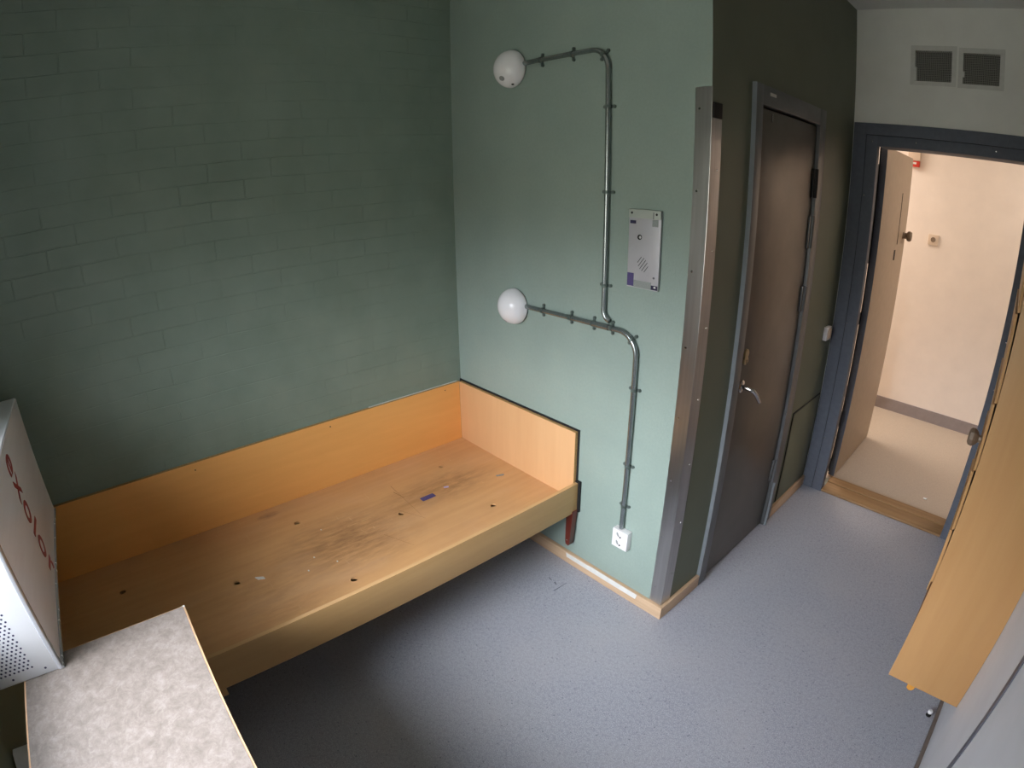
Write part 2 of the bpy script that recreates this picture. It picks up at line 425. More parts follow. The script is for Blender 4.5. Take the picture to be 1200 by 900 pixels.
for z, h, m in ((1.78, .13, 'black'), (1.56, .15, 'frame_steel'), (1.25, .12, 'frame_steel'), (.35, .12, 'frame_steel')):
    bm = B((W + .003, LY1 - .030, z - h / 2, W + .012, LY1 - .004, z + h / 2), bev=.002); cyl(bm, (W + .014, LY1, z - h / 2), (W + .014, LY1, z + h / 2), .009, seg=14)
    obj('hinge', bm, M[m], d1)
# lever handle, drooping
hd = bmesh.new()
lathe(hd, [(.026, 0), (.026, .006), (.022, .009), (0, .009)], (W + .003, .39, .965), '+x', 24)
h = obj('lever_handle', hd, M['chrome'], d1)
bm = bmesh.new()
tube(bm, [(W + .008, .39, .965), (W + .045, .39, .962), (W + .058, .395, .958), (W + .063, .41, .945), (W + .064, .44, .915), (W + .064, .462, .893)], [.0095, .0095, .0095, .0095, .009, .0085], 14)
obj('lever', bm, M['chrome'], h)
bm = bmesh.new()
for dz in (.018, -.018): lathe(bm, [(.019, 0), (.019, .006), (.015, .009), (0, .009)], (W + .003, .395, 1.089 + dz * .75), '+x', 24)
k = obj('lock_plate', bm, M['lock_brass'], d1)
obj('keyhole', B((W + .0121, .392, 1.062, W + .0128, .398, 1.078)), M['black'], k)

# ------------------------------------------------------------------ open entrance door (door_2)
d2 = struct_root('door_2', 'doorway with slate blue frame and door standing open to the corridor', 'door', (1.9, D, 0))
y0, y1 = D - .012, D + .0
fr = obj('door_frame', B((1.366, y0, 0, 1.4345, D, 2.13), (2.336, y0, 0, 2.42, D, 2.13), (1.4345, y0, 2.0695, 2.336, D, 2.13), bev=.002), M['blue_frame'], d2)
obj('inner_casing', B((1.4375, y0 - .001, 0, 1.50, D + .04, 2.0665), (2.272, y0 - .001, 0, 2.333, D + .187, 2.0665), (1.50, y0 - .001, 2.012, 2.272, D + .187, 2.0665), bev=.002), M['blue_frame'], fr)
obj('shadow_gap', B((1.433, y0 + .004, 0, 1.439, D - .001, 2.072), (1.433, y0 + .004, 2.064, 2.337, D - .001, 2.072)), M['black'], fr)
bm = bmesh.new()
for x, z in ((1.447, .35), (1.447, 1.05), (1.447, 1.75), (2.30, .42), (2.30, .62), (2.30, .9), (2.30, 1.15), (1.47, 2.035), (1.7, 2.045), (2.1, 2.045)):
    lathe(bm, [(.004, 0), (.003, .0015), (0, .002)], (x, y0 - .001, z), '-y', 10)
obj('screw_heads', bm, M['chrome'], fr)
bm = B((1.50, D - .006, -.001, 2.272, D + .187, .014), bev=.003); bx(bm, 1.50, D + .11, .0, 2.272, D + .187, .022)
obj('threshold', bm, M['threshold'], d2)['label'] = 'worn brown wooden threshold'
LX0, LX1, LYA, LYB = 1.461, 1.503, 1.788, 2.60
lf = obj('leaf', B((LX0, LYA, .008, LX1, LYB, 2.032), bev=.002), M['leaf_face'], d2)
obj('leaf_edge', B((1.4655, LYA - .0015, .008, 1.5025, LYA, 2.032)), M['blue_frame'], lf)
obj('rubber_seal', B((1.4585, LYA - .004, .03, 1.4655, LYA, 2.03)), M['black'], lf)
for z, h in ((1.65, .56), (1.045, .07), (.40, .10), (.09, .07)):
    obj('hinge', B((1.436, LYA - .03, z - h / 2, 1.4625, LYA - .004, z + h / 2), bev=.002), M['black'], d2)
obj('pull_slot', B((LX1, 2.333, 1.46, LX1 + .002, 2.343, 1.79)), M['black'], lf)
obj('keyhole', B((LX1, 2.272, 1.36, LX1 + .002, 2.312, 1.425)), M['black'], lf)
bm = bmesh.new(); lathe(bm, [(.024, 0), (.024, .004), (.02, .008), (.02, .024), (.032, .032), (.035, .046), (.029, .058), (0, .062)], (LX1, 2.52, 1.512), '+x', 28)
obj('knob', bm, M['knob'], lf)

# ------------------------------------------------------------------ bed
bed = thing('bed', 'wooden box bed with bare plywood deck in the corner', 'bed', (.43, -1.0, .16))
BE = -2.205
bk = obj('back_panel', B((.0005, BE, .30, .017, -.022, .712), bev=.001), M['birch_long'], bed)
obj('top_edge', B((.0005, BE, .7122, .0168, -.022, .7128)), M['ply_edge'], bk)
for y, z in ((-.115, .687), (-.763, .684), (-1.402, .68)):
    bm = bmesh.new(); bmesh.ops.create_cone(bm, cap_ends=True, segments=10, radius1=.003, radius2=.003, depth=.001, matrix=Matrix.Translation((.0172, y, z)) @ Matrix.Rotation(PI / 2, 4, 'Y'))
    obj('nail', bm, M['black'], bk)
hb = obj('headboard', B((.017, -.022, .30, .842, -.006, .712), bev=.001), M['birch'], bed)
obj('ply_edge', B((.0175, -.0215, .712, .842, -.0065, .7132), (.842, -.0215, .466, .8435, -.0065, .713)), M['ply_edge'], hb)
obj('black_backing', B((.0005, -.006, .30, .851, -.0003, .7205), (.845, -.012, .318, .873, -.0003, .476)), M['black'], bed)['label'] = 'black edge showing behind the headboard'
dk = obj('deck', B((.017, BE, .376, .846, -.022, .384)), M['deck'], bed, smooth=False)
for (x0, y0_), (x1, y1_), w in (((.205, -.583), (.50, -.60), .0011), ((.26, -.60), (.335, -.585), .002), ((.52, -.80), (.66, -.74), .0009), ((.40, -.66), (.53, -.60), .0009)):
    a = Vector((x0, y0_, .384)); b2 = Vector((x1, y1_, .384)); s_ = Vector((-(b2 - a).y, (b2 - a).x, 0)).normalized() * w
    bm = bmesh.new(); prism(bm, [a - s_ * .4, b2 - s_ * .3, b2 + s_ * .3, a + s_], (0, 0, .0002))
    obj('dark_scratch', bm, M['ply_dark'], dk, smooth=False)
for (x0, y0_), (x1, y1_), w in (((.372, -.895), (.376, -.845), .0022), ((.374, -.828), (.376, -.778), .002), ((.43, -.86), (.47, -.85), .001)):
    a = Vector((x0, y0_, .384)); b2 = Vector((x1, y1_, .384)); s_ = Vector((-(b2 - a).y, (b2 - a).x, 0)).normalized() * w
    bm = bmesh.new(); prism(bm, [a - s_ * .4, b2 - s_ * .3, b2 + s_ * .3, a + s_], (0, 0, .0002))
    obj('pale_scratch', bm, M['rail_top'], dk, smooth=False)
c = bmesh.new()
for x, y in ((.208, -.294), (.434, -.664), (.644, -.318), (.697, -1.032), (.21, -1.064), (.446, -1.415), (.239, -1.846), (.66, -1.80)):
    cyl(c, (x, y, .30), (x, y, .45), .0125, seg=20)
cut(dk, c)
rl = obj('front_rail', B((.846, BE, .319, .862, -.008, .467), bev=.0015), M['rail'], bed)
obj('rail_edge', B((.8465, BE, .467, .8615, -.0085, .4676)), M['rail_top'], rl)
bm = bmesh.new(); prism(bm, [(.826, -.012, .33), (.866, -.012, .33), (.852, -.012, .14), (.846, -.012, .13), (.830, -.012, .135), (.827, -.012, .15)], (0, -.03, 0))
lg = obj('bracket_leg', bm, M['red_wood'], bed); lg['label'] = 'dark red tapered wooden leg stub against the wall'
bm = bmesh.new(); lathe(bm, [(.004, 0), (.003, .0015), (0, .002)], (.836, -.042, .16), '-y', 10); obj('screw', bm, M['chrome'], lg)
obj('cleat', B((.80, -1.66, .285, .860, -1.612, .3195), bev=.001), M['rail'], bed)

obj('hole_shade_board', B((.02, BE + .001, .332, .844, -.024, .348)), M['ply_edge'], bed)  # unseen board added under the deck to keep the drilled holes black
# small things lying on the deck
tag(obj('tape_strip', B((.385, -.535, .384, .415, -.465, .3855), bev=.0004), M['purple'], loc=(.4, -.5, .384)), 'small purple tape strip lying on the bed deck', 'tape')
bm = bmesh.new(); prism(bm, [(.46, -1.345, .384), (.478, -1.338, .384), (.488, -1.312, .384), (.475, -1.315, .384)], (0, 0, .004))
tag(obj('plaster_flake', bm, M['plaster'], loc=(.474, -1.33, .384)), 'white plaster flake on the bed deck beside a drilled hole', 'debris')
bm = bmesh.new(); prism(bm, [(.455, -.145, .384), (.463, -.148, .384), (.478, -.115, .384), (.470, -.108, .384)], (0, 0, .003))
tag(obj('plaster_flake', bm, M['label_grey'], loc=(.466, -.129, .384)), 'grey flake on the bed deck close to the headboard', 'debris')

for x, y in ((.326, -.998), (.483, -1.100), (.562, -1.035), (.546, -1.152)):
    bm = bmesh.new(); bmesh.ops.create_icosphere(bm, subdivisions=1, radius=.0042, matrix=Matrix.Translation((x, y, .386)) @ Matrix.Diagonal((1.3, .8, .5, 1)))
    tag(obj('plaster_crumb', bm, M['plaster'], loc=(x, y, .384)), 'tiny pale plaster crumb on the worn part of the bed deck', 'debris', 'plaster crumbs on the bed deck')
bm = bmesh.new(); prism(bm, [(.374, -.395, .384), (.383, -.398, .384), (.392, -.378, .384), (.384, -.374, .384)], (0, 0, .003))
tag(obj('tape_scrap', bm, M['purple_pale'], loc=(.383, -.386, .384)), 'tiny lilac tape scrap on the bed deck between purple strip and headboard', 'tape')

# ------------------------------------------------------------------ wall lamps
def wall_lamp(cx, cz, label, patch, hole):
    t = thing('wall_lamp', label, 'lamp', (cx, 0, cz), 'round wall lamps on the green wall')
    bm = bmesh.new(); lathe(bm, [(.072, 0), (.074, .004), (.074, .013), (0, .0131)], (cx, 0, cz), '-y', 40); obj('base', bm, M['white_plastic'], t)
    bm = bmesh.new(); lathe(bm, [(.0775, .010), (.080, .012), (.080, .016)] + [(.08 * math.cos(a), .014 + .070 * math.sin(a)) for a in [PI / 2 * i / 14 for i in range(1, 15)]], (cx, 0, cz), '-y', 48)
    dome = obj('globe', bm, M['opal'], t)
    for px, pz, rr, m, nm in patch:
        dx, dz = px, pz; rad = math.hypot(dx, dz); yy = .014 + .070 * math.sqrt(max(0, 1 - (rad / .08) ** 2))
        n = Vector((dx / .08 ** 2, -(yy - .014) / .07 ** 2, dz / .08 ** 2)).normalized()
        p = Vector((cx + dx, -yy, cz + dz)) + n * .0002
        bm = bmesh.new(); mt = Matrix.Translation(p) @ n.to_track_quat('Z', 'Y').to_matrix().to_4x4() @ Matrix.Diagonal((1, hole, 1, 1))
        bmesh.ops.create_cone(bm, cap_ends=True, segments=20, radius1=rr, radius2=rr * .9, depth=.0016, matrix=mt)
        obj(nm, bm, M[m], dome)
    return t
wall_lamp(.447, 2.204, 'upper white globe wall lamp with grey patch, at the end of the top tube', [(.006, -.046, .014, 'grey_patch', 'grey_patch'), (.031, -.070, .006, 'black', 'drain_hole')], .8)
wall_lamp(.450, 1.189, 'lower white globe wall lamp above the bed headboard', [(-.012, -.062, .011, 'grey_patch', 'grey_patch')], .7)

# ------------------------------------------------------------------ conduits
CY = -.0136; CR = .0095
def clamps(parent, lst):
    for (x, z, ang) in lst:       # ang: direction of the tube
        bm = bmesh.new()
        d = Vector((math.cos(ang), 0, math.sin(ang))); s = Vector((-d.z, 0, d.x))
        p = Vector((x, CY, z))
        tube(bm, [p - d * .006, p + d * .006], CR + .0022, 16)
        for sg in (1, -1):
            q = p + s * sg * .021; q.y = -.0006
            cyl(bm, q, q + Vector((0, -.006, 0)), .0068, seg=14)
            cyl(bm, q + Vector((0, -.006, 0)), q + Vector((0, -.009, 0)), .0038, seg=10)
            r = p + s * sg * .011; r.y = -.0008
            bmesh.ops.create_cube(bm, size=1, matrix=Matrix.Translation(r + Vector((0, -.004, 0))) @ Matrix(((d.x, 0, s.x, 0), (0, 1, 0, 0), (d.z, 0, s.z, 0), (0, 0, 0, 1))) @ Matrix.Diagonal((.010, .005, .022, 1)))
        obj('clamp', bm, M['clamp'], parent)
t = thing('conduit', 'metal tube rising from the lower tube and bending to the upper lamp', 'conduit', (.957, 0, 1.7), 'metal conduits on the green wall')
ZT, ZL, XU, XL = 2.217, 1.200, .957, 1.119
bm = bmesh.new()
rb = .075
path = [(.518, CY, ZT), (.7, CY, ZT), (.8, CY, ZT)] + arc(XU - rb, ZT - rb, rb, PI / 2, 0, CY) + [(XU, CY, 1.9), (XU, CY, 1.5), (XU, CY, 1.29)] + arc(XU + .040, 1.2645, .040, PI, PI * 1.44, CY, 7)
tube(bm, path, CR, 16); obj('tube', bm, M['conduit'], t)
clamps(t, [(.62, ZT, 0), (.785, ZT, 0), (XU - rb + rb * .707, ZT - rb + rb * .707, -PI / 4), (XU, 2.006, PI / 2), (XU, 1.70, PI / 2), (XU, 1.357, PI / 2)])
t = thing('conduit', 'metal tube running from the lower lamp down to the white socket', 'conduit', (XL, 0, .8), 'metal conduits on the green wall')
bm = bmesh.new(); rb = .085
path = [(.522, CY, ZL), (.7, CY, ZL), (.9, CY, ZL)] + arc(XL - rb, ZL - rb, rb, PI / 2, 0, CY) + [(XL, CY, 1.0), (XL, CY, .7), (XL + .001, CY, .36)]
tube(bm, path, CR + .0005, 16); tb = obj('tube', bm, M['conduit'], t)
bm = bmesh.new(); tube(bm, [(.905, CY, ZL), (.985, CY, ZL)], CR + .0025, 16); obj('sleeve', bm, M['conduit'], tb)
clamps(t, [(.626, ZL, 0), (.787, ZL, 0), (.906, ZL, 0), (.998, ZL, 0), (XL - rb + rb * .707, ZL - rb + rb * .707, -PI / 4), (XL, .987, PI / 2), (XL, .661, PI / 2), (XL, .472, PI / 2)])

# ------------------------------------------------------------------ socket
t = thing('wall_socket', 'white double power socket low on the green wall under the tube', 'socket', (1.13, 0, .315))
pl = obj('body', B((1.089, -.032, .268, 1.169, 0, .358), bev=.003), M['white_plastic'], t)
for z in (.334, .293):
    bm = bmesh.new(); lathe(bm, [(.0175, 0), (.0185, .0015), (.0165, .002), (.015, .0003), (0, .0003)], (1.124, -.032, z), '-y', 24)
    w = obj('outlet', bm, M['white_plastic'], t)
    bm = bmesh.new()
    cyl(bm, (1.132, -.0322, z - .008), (1.132, -.033, z - .008), .0045, seg=12); cyl(bm, (1.117, -.0322, z + .006), (1.117, -.033, z + .006), .0035, seg=12)
    obj('pin_holes', bm, M['black'], w)
    bm = bmesh.new(); prism(bm, [(1.110, -.0325, z + .014), (1.117, -.0325, z + .012), (1.128, -.0325, z - .006), (1.120, -.0325, z - .009), (1.113, -.0325, z)], (0, -.0006, 0))
    obj('earth_cup', bm, M['label_grey'], w)

# ------------------------------------------------------------------ intercom
t = thing('intercom', 'grey metal intercom panel with purple tape scraps on the green wall', 'intercom', (1.126, 0, 1.51))
obj('plate', B((1.060, -.014, 1.371, 1.194, -.003, 1.647), bev=.003), M['intercom'], t)
obj('mounting_plate', B((1.064, -.003, 1.375, 1.190, 0, 1.643)), M['strip_grey'], t)
cp = obj('top_cap', B((1.060, -.017, 1.617, 1.194, -.006, 1.6475), bev=.002), M['intercom_cap'], t)
obj('cap_notch', B((1.164, -.0175, 1.618, 1.167, -.0168, 1.6405)), M['strip_grey'], cp)
for x, z in ((1.074, 1.634), (1.178, 1.634)):
    bm = bmesh.new(); lathe(bm, [(.0042, 0), (.0036, .0014), (0, .0016)], (x, -.017, z), '-y', 12); obj('screw', bm, M['black'], cp)
bm = bmesh.new(); lathe(bm, [(.0042, 0), (.0036, .0014), (0, .0016)], (1.175, -.014, 1.416), '-y', 12); obj('screw', bm, M['strip_grey'], t)
bm = bmesh.new(); lathe(bm, [(.009, 0), (.009, .002), (.0075, .0022), (0, .0010)], (1.109, -.014, 1.551), '-y', 20); bt = obj('button', bm, M['black'], t)
bm = bmesh.new(); lathe(bm, [(.0052, 0), (.004, .0018), (0, .0022)], (1.112, -.0155, 1.551), '-y', 16); obj('button_glint', bm, M['white_plastic'], bt)  # off-centre white disc stands in for the highlight on the button
bm = bmesh.new()
for i in range(5):
    c = Vector((1.1265, -.0142, 1.4575)) + Vector((1, 0, -1)).normalized() * (i - 2) * .0105
    L = .021 * math.sqrt(max(.15, 1 - ((i - 2) / 2.6) ** 2)); d = Vector((.75, 0, 1)).normalized(); s = Vector((d.z, 0, -d.x)) * .0010
    prism(bm, [c - d * L - s, c + d * L - s, c + d * L + s, c - d * L + s], (0, -.0004, 0))
obj('speaker_slits', bm, M['dark'], t)
for nm, m, (x0, z0, x1, z1), lb in (('tape_scrap', 'dark_purple', (1.066, 1.5965, 1.091, 1.608), 'dark purple tape scrap, upper left'),
                                ('tape_scrap', 'purple', (1.062, 1.376, 1.090, 1.422), 'purple printed tape scrap, lower left'),
                                ('tape_scrap', 'dark_purple', (1.166, 1.3745, 1.193, 1.390), 'dark purple tape scrap, lower right'),
                                ('sticker', 'label_grey', (1.160, 1.592, 1.184, 1.6155), None),
                                ('tape_band', 'label_grey', (1.091, 1.374, 1.166, 1.399), None)):
    o = obj(nm, B((x0, -.0150, z0, x1, -.0140, z1)), M[m], t)
    if lb: o['label'] = lb
obj('tape_mark', B((1.178, -.0156, 1.381, 1.186, -.015, 1.387)), M['paper'], t)

# ------------------------------------------------------------------ switch, hatch
t = thing('light_switch', 'white light switch on the olive wall beside the blue frame', 'switch', (W, 1.45, 1.0))
obj('housing', B((W, 1.405, .958, W + .022, 1.478, 1.032), bev=.003), M['white_plastic'], t)
obj('rocker', B((W + .022, 1.416, .968, W + .028, 1.467, 1.022), bev=.002), M['pale_plate'], t)
t = thing('access_hatch', 'olive painted access hatch low on the wall between the two doors', 'hatch', (W, 1.33, .32))
obj('panel', B((W, 1.125, .072, W + .006, 1.535, .608), bev=.0015), M['hatch'], t)
obj('shadow_edge', B((W, 1.119, .068, W + .0035, 1.541, .615)), M['black'], t)

# ------------------------------------------------------------------ vents
def vent(x0, x1, z0, z1, label, notch):
    t = thing('vent_grille', label, 'vent', ((x0 + x1) / 2, D, z0), 'mesh vents above the doorway')
    obj('backing', B((x0, D + .035, z0, x1, D + .049, z1)), M['dark'], t)
    bm = bmesh.new()
    n = 24; m = 19; y = D + .006
    for i in range(n + 1):
        x = x0 + (x1 - x0) * i / n; bx(bm, x - .0013, y, z0, x + .0013, y + .0018, z1)
    for j in range(m + 1):
        z = z0 + (z1 - z0) * j / m; bx(bm, x0, y + .0012, z - .0013, x1, y + .003, z + .0013)
    obj('wire_mesh', bm, M['mesh_wire'], t, smooth=False)
    e = .022
    bm = B((x0 - e, D - .003, z0 - e * .9, x0 + .001, D, z1 + e * 1.1), (x1 - .001, D - .003, z0 - e * .9, x1 + e, D, z1 + e * 1.1), (x0 + .001, D - .003, z1 - .001, x1 - .001, D, z1 + e * 1.1), (x0 + .001, D - .003, z0 - e * .9, x1 - .001, D, z0 + .001))
    obj('rim', bm, M['vent_rim'], t)
    obj('clip', B(notch, bev=.001), M['vent_rim'], t)
vent(1.671, 1.857, 2.358, 2.515, 'left dark mesh vent above the doorway', (1.668, D - .004, 2.36, 1.683, D + .004, 2.43))
vent(1.911, 2.091, 2.355, 2.509, 'right dark mesh vent above the doorway, with a pale clip at its edge', (1.908, D - .004, 2.388, 1.921, D + .004, 2.417))

# ------------------------------------------------------------------ wooden shelf unit on the right wall
t = thing('shelf_unit', 'tall light oak shelf unit hung on the white right wall', 'shelf unit', (2.43, .31, .29))
X0, X1, Y0, Y1, ZB, ZT2 = 2.302, R - .001, .02, .60, .293, 2.12
th = .019
obj('side_panel', B((X0, Y0, ZB, X1, Y0 + th, ZT2), bev=.001), M['unit'], t)
obj('side_panel', B((X0, Y1 - th, ZB, X1, Y1, ZT2), bev=.001), M['unit'], t)
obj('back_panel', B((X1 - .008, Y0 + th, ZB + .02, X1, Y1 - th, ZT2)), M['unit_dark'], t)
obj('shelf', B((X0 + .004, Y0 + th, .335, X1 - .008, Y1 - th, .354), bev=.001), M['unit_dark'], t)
obj('top_panel', B((X0, Y0 + th, ZT2 - th, X1, Y1 - th, ZT2), bev=.001), M['unit'], t)
zs = (.70, .893, 1.085, 1.283, 1.525, 1.78, 2.098)
for i in range(6):
    za, zb_ = zs[i] + .002, zs[i + 1] - .002
    lean = .0045                                            # each front stands off a little at its top edge
    bm = bmesh.new()
    prism(bm, [(X0 - .0005, Y0 + .001, za), (X0 - .0005 - lean, Y0 + .001, zb_), (X0 - .0085 - lean, Y0 + .001, zb_), (X0 - .0085, Y0 + .001, za)], (0, Y1 - Y0 - .002, 0))
    bmesh.ops.bevel(bm, geom=bm.edges[:], offset=.0008, segments=1, affect='EDGES')
    dr = obj('drawer', bm, M['unit'], t)
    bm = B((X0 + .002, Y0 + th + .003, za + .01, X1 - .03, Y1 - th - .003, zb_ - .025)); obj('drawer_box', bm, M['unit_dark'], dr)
    if i == 2:
        bm = bmesh.new(); lathe(bm, [(.013, 0), (.012, .008), (.024, .016), (.030, .026), (.028, .036), (.020, .041), (0, .042)], (X0 - .0110, .225, 1.105), '-x', 8)
        obj('knob', bm, M['knob'], dr)
bm = bmesh.new(); prism(bm, [(2.377, .032, .296), (2.379, .032, .266), (2.388, .032, .259), (2.398, .032, .261), (2.404, .032, .270), (2.409, .032, .296)], (0, .012, 0))
obj('bottom_plug', bm, M['orange'], t)

# door stop on the floor near the right wall
t = thing('door_stop', 'small metal door stop screwed to the floor near the white wall', 'door stop', (2.524, .237, 0))
bm = bmesh.new(); lathe(bm, [(.011, 0), (.011, .004), (.006, .006), (.006, .014), (0, .014)], (2.524, .237, 0), '+z', 20); obj('base', bm, M['dark'], t)
bm = bmesh.new(); lathe(bm, [(.009, .014), (.010, .016), (.010, .024), (.008, .027), (0, .027)], (2.524, .237, 0), '+z', 20); obj('cap', bm, M['white_plastic'], t)

# floor scuff marks (black heel marks burnt in the linoleum)
bm = bmesh.new()
for (x0, y0_), (x1, y1_), w in (((.924, -.206), (.926, -.125), .0022), ((.842, -.158), (.868, -.164), .0028), ((.884, -.162), (.900, -.168), .0038)):
    a = Vector((x0, y0_, .0002)); b2 = Vector((x1, y1_, .0002)); s = Vector((-(b2 - a).y, (b2 - a).x, 0)).normalized() * w
    prism(bm, [a - s, b2 - s * .4, b2 + s * .4, a + s], (0, 0, .0003))
sm = obj('scuff_mark', bm, M['strip_grey'], loc=(.89, -.19, 0)); tag(sm, 'short black scuff marks on the linoleum near the socket', 'scuff mark')

# ------------------------------------------------------------------ desk
t = thing('desk', 'narrow desk with marbled pinkish grey laminate top in the foreground', 'desk', (1.4, -1.86, 0))
TZ, TX0, TX1, TY0, TY1 = .75, .936, 1.86, -2.092, -1.627
tp = obj('desk_top', B((TX0, TY0, TZ - .026, TX1, TY1, TZ - .0008), bev=.0012), M['edge_band'], t)
obj('laminate', B((TX0 + .003, TY0 + .005, TZ - .001, TX1 - .003, TY1 - .005, TZ)), M['laminate'], tp)
bm = B((TX0, TY1 - .006, TZ - .0005, TX0 + .006, TY1 + .0, TZ + .0004)); obj('chipped_corner', bm, M['paper'], tp)
for x in (TX0 + .03, TX1 - .06):
    for y in (TY0 + .05, TY1 - .09):
        obj('leg', B((x, y, 0, x + .03, y + .03, TZ - .026), bev=.002), M['steel'], t)
obj('apron', B((TX0 + .06, TY0 + .06, TZ - .08, TX1 - .06, TY0 + .08, TZ - .026)), M['ply_edge'], t)

# small white carton below the desk edge
bm = bmesh.new()
prism(bm, [(1.055, -2.14, 0), (1.27, -2.14, 0), (1.27, -2.14, .585), (1.13, -2.14, .575), (1.072, -2.14, .605), (1.055, -2.14, .605)], (0, -.063, 0))
tag(obj('carton', bm, M['paper'], loc=(1.1, -2.165, 0)), 'white open carton corner on the floor behind the desk edge', 'box')

# ------------------------------------------------------------------ metal case with lettering
t = thing('metal_case', 'white perforated metal case with red lettering standing at the desk end', 'case', (.57, -2.2, .75))
CX0, CX1, CY0, CY1, CZ0, CZ1 = .125, 1.002, -2.20, -1.983, .7505, 1.20
obj('body', B((CX0, CY0, CZ0, CX1 - .001, CY1 - .001, CZ1), bev=.006), M['case_white'], t)
obj('front_sheet', B((CX0 + .004, CY1 - .003, CZ0 + .012, CX1 - .014, CY1 + .001, CZ1 - .004), bev=.0008), M['case_side'], t)
obj('base_rail', B((CX0 - .004, CY1 - .01, CZ0, CX1, CY1 + .006, CZ0 + .008), bev=.001), M['case_edge'], t)
bm = bmesh.new()
rr = .012
for z0_, z1_ in ((CZ0 + .001, .862), (.8625, CZ1 - .002)):
    pts = [(CX1 - .004, CY1 - .012), (CX1 - .0005, CY1 - .010), (CX1 + .0015, CY1 - .006), (CX1 + .001, CY1 + .0005), (CX1 - .004, CY1 + .003), (CX1 - .013, CY1 + .003), (CX1 - .016, CY1 + .001)]
    prism(bm, [(x, y, z0_) for x, y in pts], (0, 0, z1_ - z0_))
obj('corner_strip', bm, M['case_edge'], t)
bm = bmesh.new()
p = .0122
for j in range(36):
    for i in range(30):
        y = CY1 - .068 - i * p * 1.0 - (p / 2 if j % 2 else 0); z = CZ0 + .036 + j * p * .86
        if y < CY0 + .03 or z > CZ1 - .03: continue
        bmesh.ops.create_circle(bm, cap_ends=True, segments=8, radius=.0031, matrix=Matrix.Translation((CX1 - .0006, y, z)) @ Matrix.Rotation(PI / 2, 4, 'Y'))
obj('perforation', bm, M['hole'], t, smooth=False)
for y, z in ((-2.022, .770), (-2.112, .768)):
    bm = bmesh.new(); lathe(bm, [(.0032, 0), (.0028, .0008), (0, .001)], (CX1 - .001, y, z), '+x', 12)
    obj('screw', bm, M['hole'], t)
cu = bpy.data.curves.new('lettering', 'FONT'); cu.body = 'exolor'; cu.size = 1; cu.extrude = .004; cu.space_character = 1.12; cu.offset = .010
to = bpy.data.objects.new('lettering_source', cu); COL.objects.link(to); bpy.context.view_layer.update()
me = bpy.data.meshes.new_from_object(to.evaluated_get(bpy.context.evaluated_depsgraph_get()))
bpy.data.objects.remove(to); bpy.data.curves.remove(cu)
bm = bmesh.new(); bm.from_mesh(me); bpy.data.meshes.remove(me)
xs = [v.co.x for v in bm.verts]; lo, hi = min(xs), max(xs)
xh = .52; sx = (1.168 - .766) / (hi - lo); sy = .078 / xh
for v in bm.verts:
    u, w, k = v.co
    v.co = Vector((.612 - w * sy, CY1 + .001 + (k + .004) * .12, 1.168 - (u - lo) * sx))
obj('lettering', bm, M['text_red'], t, smooth=False)['label'] = 'red lettering printed down the side'

# ------------------------------------------------------------------ corridor fittings
t = thing('emergency_light', 'white and red emergency light box high on the corridor wall', 'emergency light', (1.40, 3.33, 2.07))
obj('housing', B((1.335, 3.285, 2.062, 1.432, 3.327, 2.17), bev=.004), M['pale_plate'], t)
obj('mounting_plate', B((1.34, 3.327, 2.02, 1.43, 3.33, 2.165)), M['pale_plate'], t)
obj('red_panel', B((1.355, 3.292, 2.014, 1.428, 3.326, 2.060), bev=.002), M['red'], t)
obj('white_arrow', B((1.372, 3.2912, 2.034, 1.404, 3.292, 2.050)), M['paper'], t)
t = thing('wall_socket', 'beige square socket on the cream corridor wall', 'socket', (1.606, 3.33, 1.47))
obj('body', B((1.562, 3.316, 1.428, 1.645, 3.33, 1.510), bev=.003), M['pale_plate'], t)
bm = bmesh.new(); lathe(bm, [(.02, 0), (.02, .003), (.016, .003), (.015, .001), (0, .001)], (1.603, 3.316, 1.470), '-y', 24); obj('outlet', bm, M['knob'], t)
bm = bmesh.new(); bmesh.ops.create_icosphere(bm, subdivisions=2, radius=.011, matrix=Matrix.Translation((2.10, 1.95, .004)) @ Matrix.Diagonal((1.4, .7, .6, 1)))
for v in bm.verts: v.co += Vector((random.uniform(-.002, .002), random.uniform(-.002, .002), random.uniform(-.001, .001)))
tag(obj('crumb', bm, M['plaster'], loc=(2.1, 1.95, 0)), 'pale crumb lying on the corridor floor past the threshold', 'debris')

# ------------------------------------------------------------------ light
def area(name, loc, rot, sx_, sy_, power, color):
    l = bpy.data.lights.new(name, 'AREA'); l.shape = 'RECTANGLE'; l.size = sx_; l.size_y = sy_; l.energy = power; l.color = color
    o = bpy.data.objects.new(name, l); COL.objects.link(o); o.location = loc; o.rotation_euler = rot; return o
area('corridor_light', (.35, 2.75, 2.56), (0, 0, 0), .3, .9, 43, (1.0, .86, .75))
area('corridor_light', (3.0, 2.75, 2.56), (0, 0, 0), .3, .9, 18, (1.0, .86, .75))
w = bpy.data.worlds.new('sky'); sc.world = w; w.use_nodes = True
nt = w.node_tree; bg = nt.nodes['Background']
tc = nt.nodes.new('ShaderNodeTexCoord'); sep = nt.nodes.new('ShaderNodeSeparateXYZ'); nt.links.new(tc.outputs['Generated'], sep.inputs[0])
rp = nt.nodes.new('ShaderNodeValToRGB'); el = rp.color_ramp.elements
mr = nt.nodes.new('ShaderNodeMapRange'); mr.inputs[1].default_value = -1; mr.inputs[2].default_value = 1
nt.links.new(sep.outputs['Z'], mr.inputs[0]); nt.links.new(mr.outputs[0], rp.inputs['Fac'])
SKY_GROUND, SKY_LOW, SKY_PLACE, SKY_POW, SKY_AMB, SKY_STR = .078, .545, (.05, -.999), 4.5, .04, 41.0
SKY_STEPS = ((.60, .60), (.68, .9), (.84, 1.0), (.91, .35), (.999, .25))
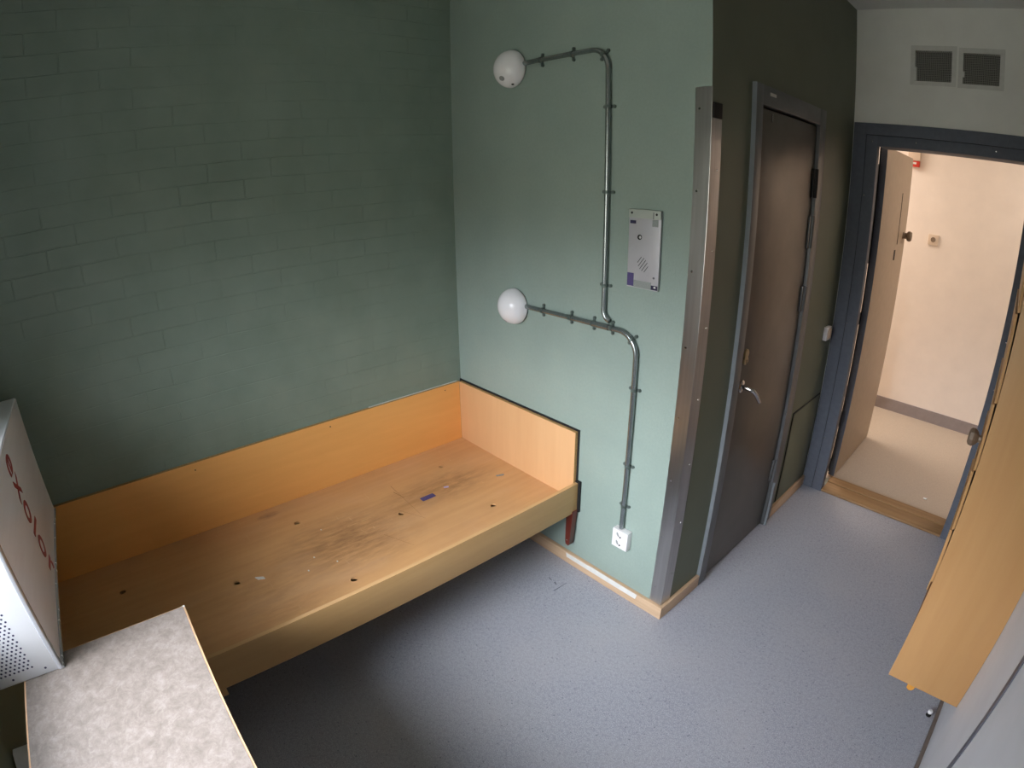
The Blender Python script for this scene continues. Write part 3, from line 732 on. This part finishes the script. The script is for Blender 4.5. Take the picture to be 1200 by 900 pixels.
el[0].position = .0; el[0].color = (SKY_GROUND, SKY_GROUND, SKY_GROUND * .8, 1); el[1].position = SKY_LOW; el[1].color = (SKY_GROUND * 1.6, SKY_GROUND * 1.6, SKY_GROUND * 1.4, 1)
for _p, _v in SKY_STEPS:
    e = el.new(_p); e.color = (_v, _v * 1.03, _v * 1.09, 1)
# veiled sun: the cloud cover is brightest in one quarter of the sky
def mth(op, a, b=None):
    m = nt.nodes.new('ShaderNodeMath'); m.operation = op
    for i, v in enumerate((a, b)):
        if v is None: continue
        if hasattr(v, 'node'): nt.links.new(v, m.inputs[i])
        else: m.inputs[i].default_value = v
    return m.outputs[0]
hor = mth('SQRT', mth('ADD', mth('ADD', mth('MULTIPLY', sep.outputs['X'], sep.outputs['X']), mth('MULTIPLY', sep.outputs['Y'], sep.outputs['Y'])), 1e-4))
dot = mth('DIVIDE', mth('ADD', mth('MULTIPLY', sep.outputs['X'], SKY_PLACE[0]), mth('MULTIPLY', sep.outputs['Y'], SKY_PLACE[1])), hor)
fac = mth('ADD', mth('MULTIPLY', mth('POWER', mth('MAXIMUM', dot, 0.0), SKY_POW), 1 - SKY_AMB), SKY_AMB)
nt.links.new(rp.outputs['Color'], bg.inputs['Color'])
nt.links.new(mth('MULTIPLY', fac, SKY_STR), bg.inputs['Strength'])

# ------------------------------------------------------------------ camera (wide-angle action-camera lens with its barrel distortion)
cam = bpy.data.cameras.new('camera'); co = bpy.data.objects.new('camera', cam); COL.objects.link(co)
yaw, pitch, roll = (0.8555, -0.3718, -0.0114)
fwd = Vector((-math.sin(yaw) * math.cos(pitch), math.cos(yaw) * math.cos(pitch), math.sin(pitch)))
right = Vector((math.cos(yaw), math.sin(yaw), 0)); up = right.cross(fwd)
r2 = right * math.cos(roll) + up * math.sin(roll); u2 = -right * math.sin(roll) + up * math.cos(roll)
m4 = Matrix.Identity(4)
for i, a in enumerate((r2, u2, -fwd)):
    for k_ in range(3): m4[k_][i] = a[k_]
m4.translation = Vector((2.2661, -1.61, 1.7626))
co.matrix_world = m4
cam.clip_start = .02
cam.type = 'PANO'
cam.sensor_fit = 'HORIZONTAL'; cam.sensor_width = 36; cam.sensor_height = 27
cc = cam if hasattr(cam, 'panorama_type') else cam.cycles
cc.panorama_type = 'FISHEYE_LENS_POLYNOMIAL'
cc.fisheye_fov = PI
K1, K3 = 0.0015218798887816614, -1.853478034409779e-10
cc.fisheye_polynomial_k0 = 0
cc.fisheye_polynomial_k1 = -K1 / .03
cc.fisheye_polynomial_k2 = 0
cc.fisheye_polynomial_k3 = -K3 / .03 ** 3
cc.fisheye_polynomial_k4 = 0
sc.camera = co

sc.view_settings.view_transform = 'Standard'; sc.view_settings.look = 'None'
sc.view_settings.gamma = 1; sc.view_settings.use_curve_mapping = False
sc.view_settings.exposure = 0.0
sc.cycles.use_denoising = True
sc.cycles.max_bounces = 10; sc.cycles.diffuse_bounces = 6
sc.cycles.sample_clamp_indirect = 8
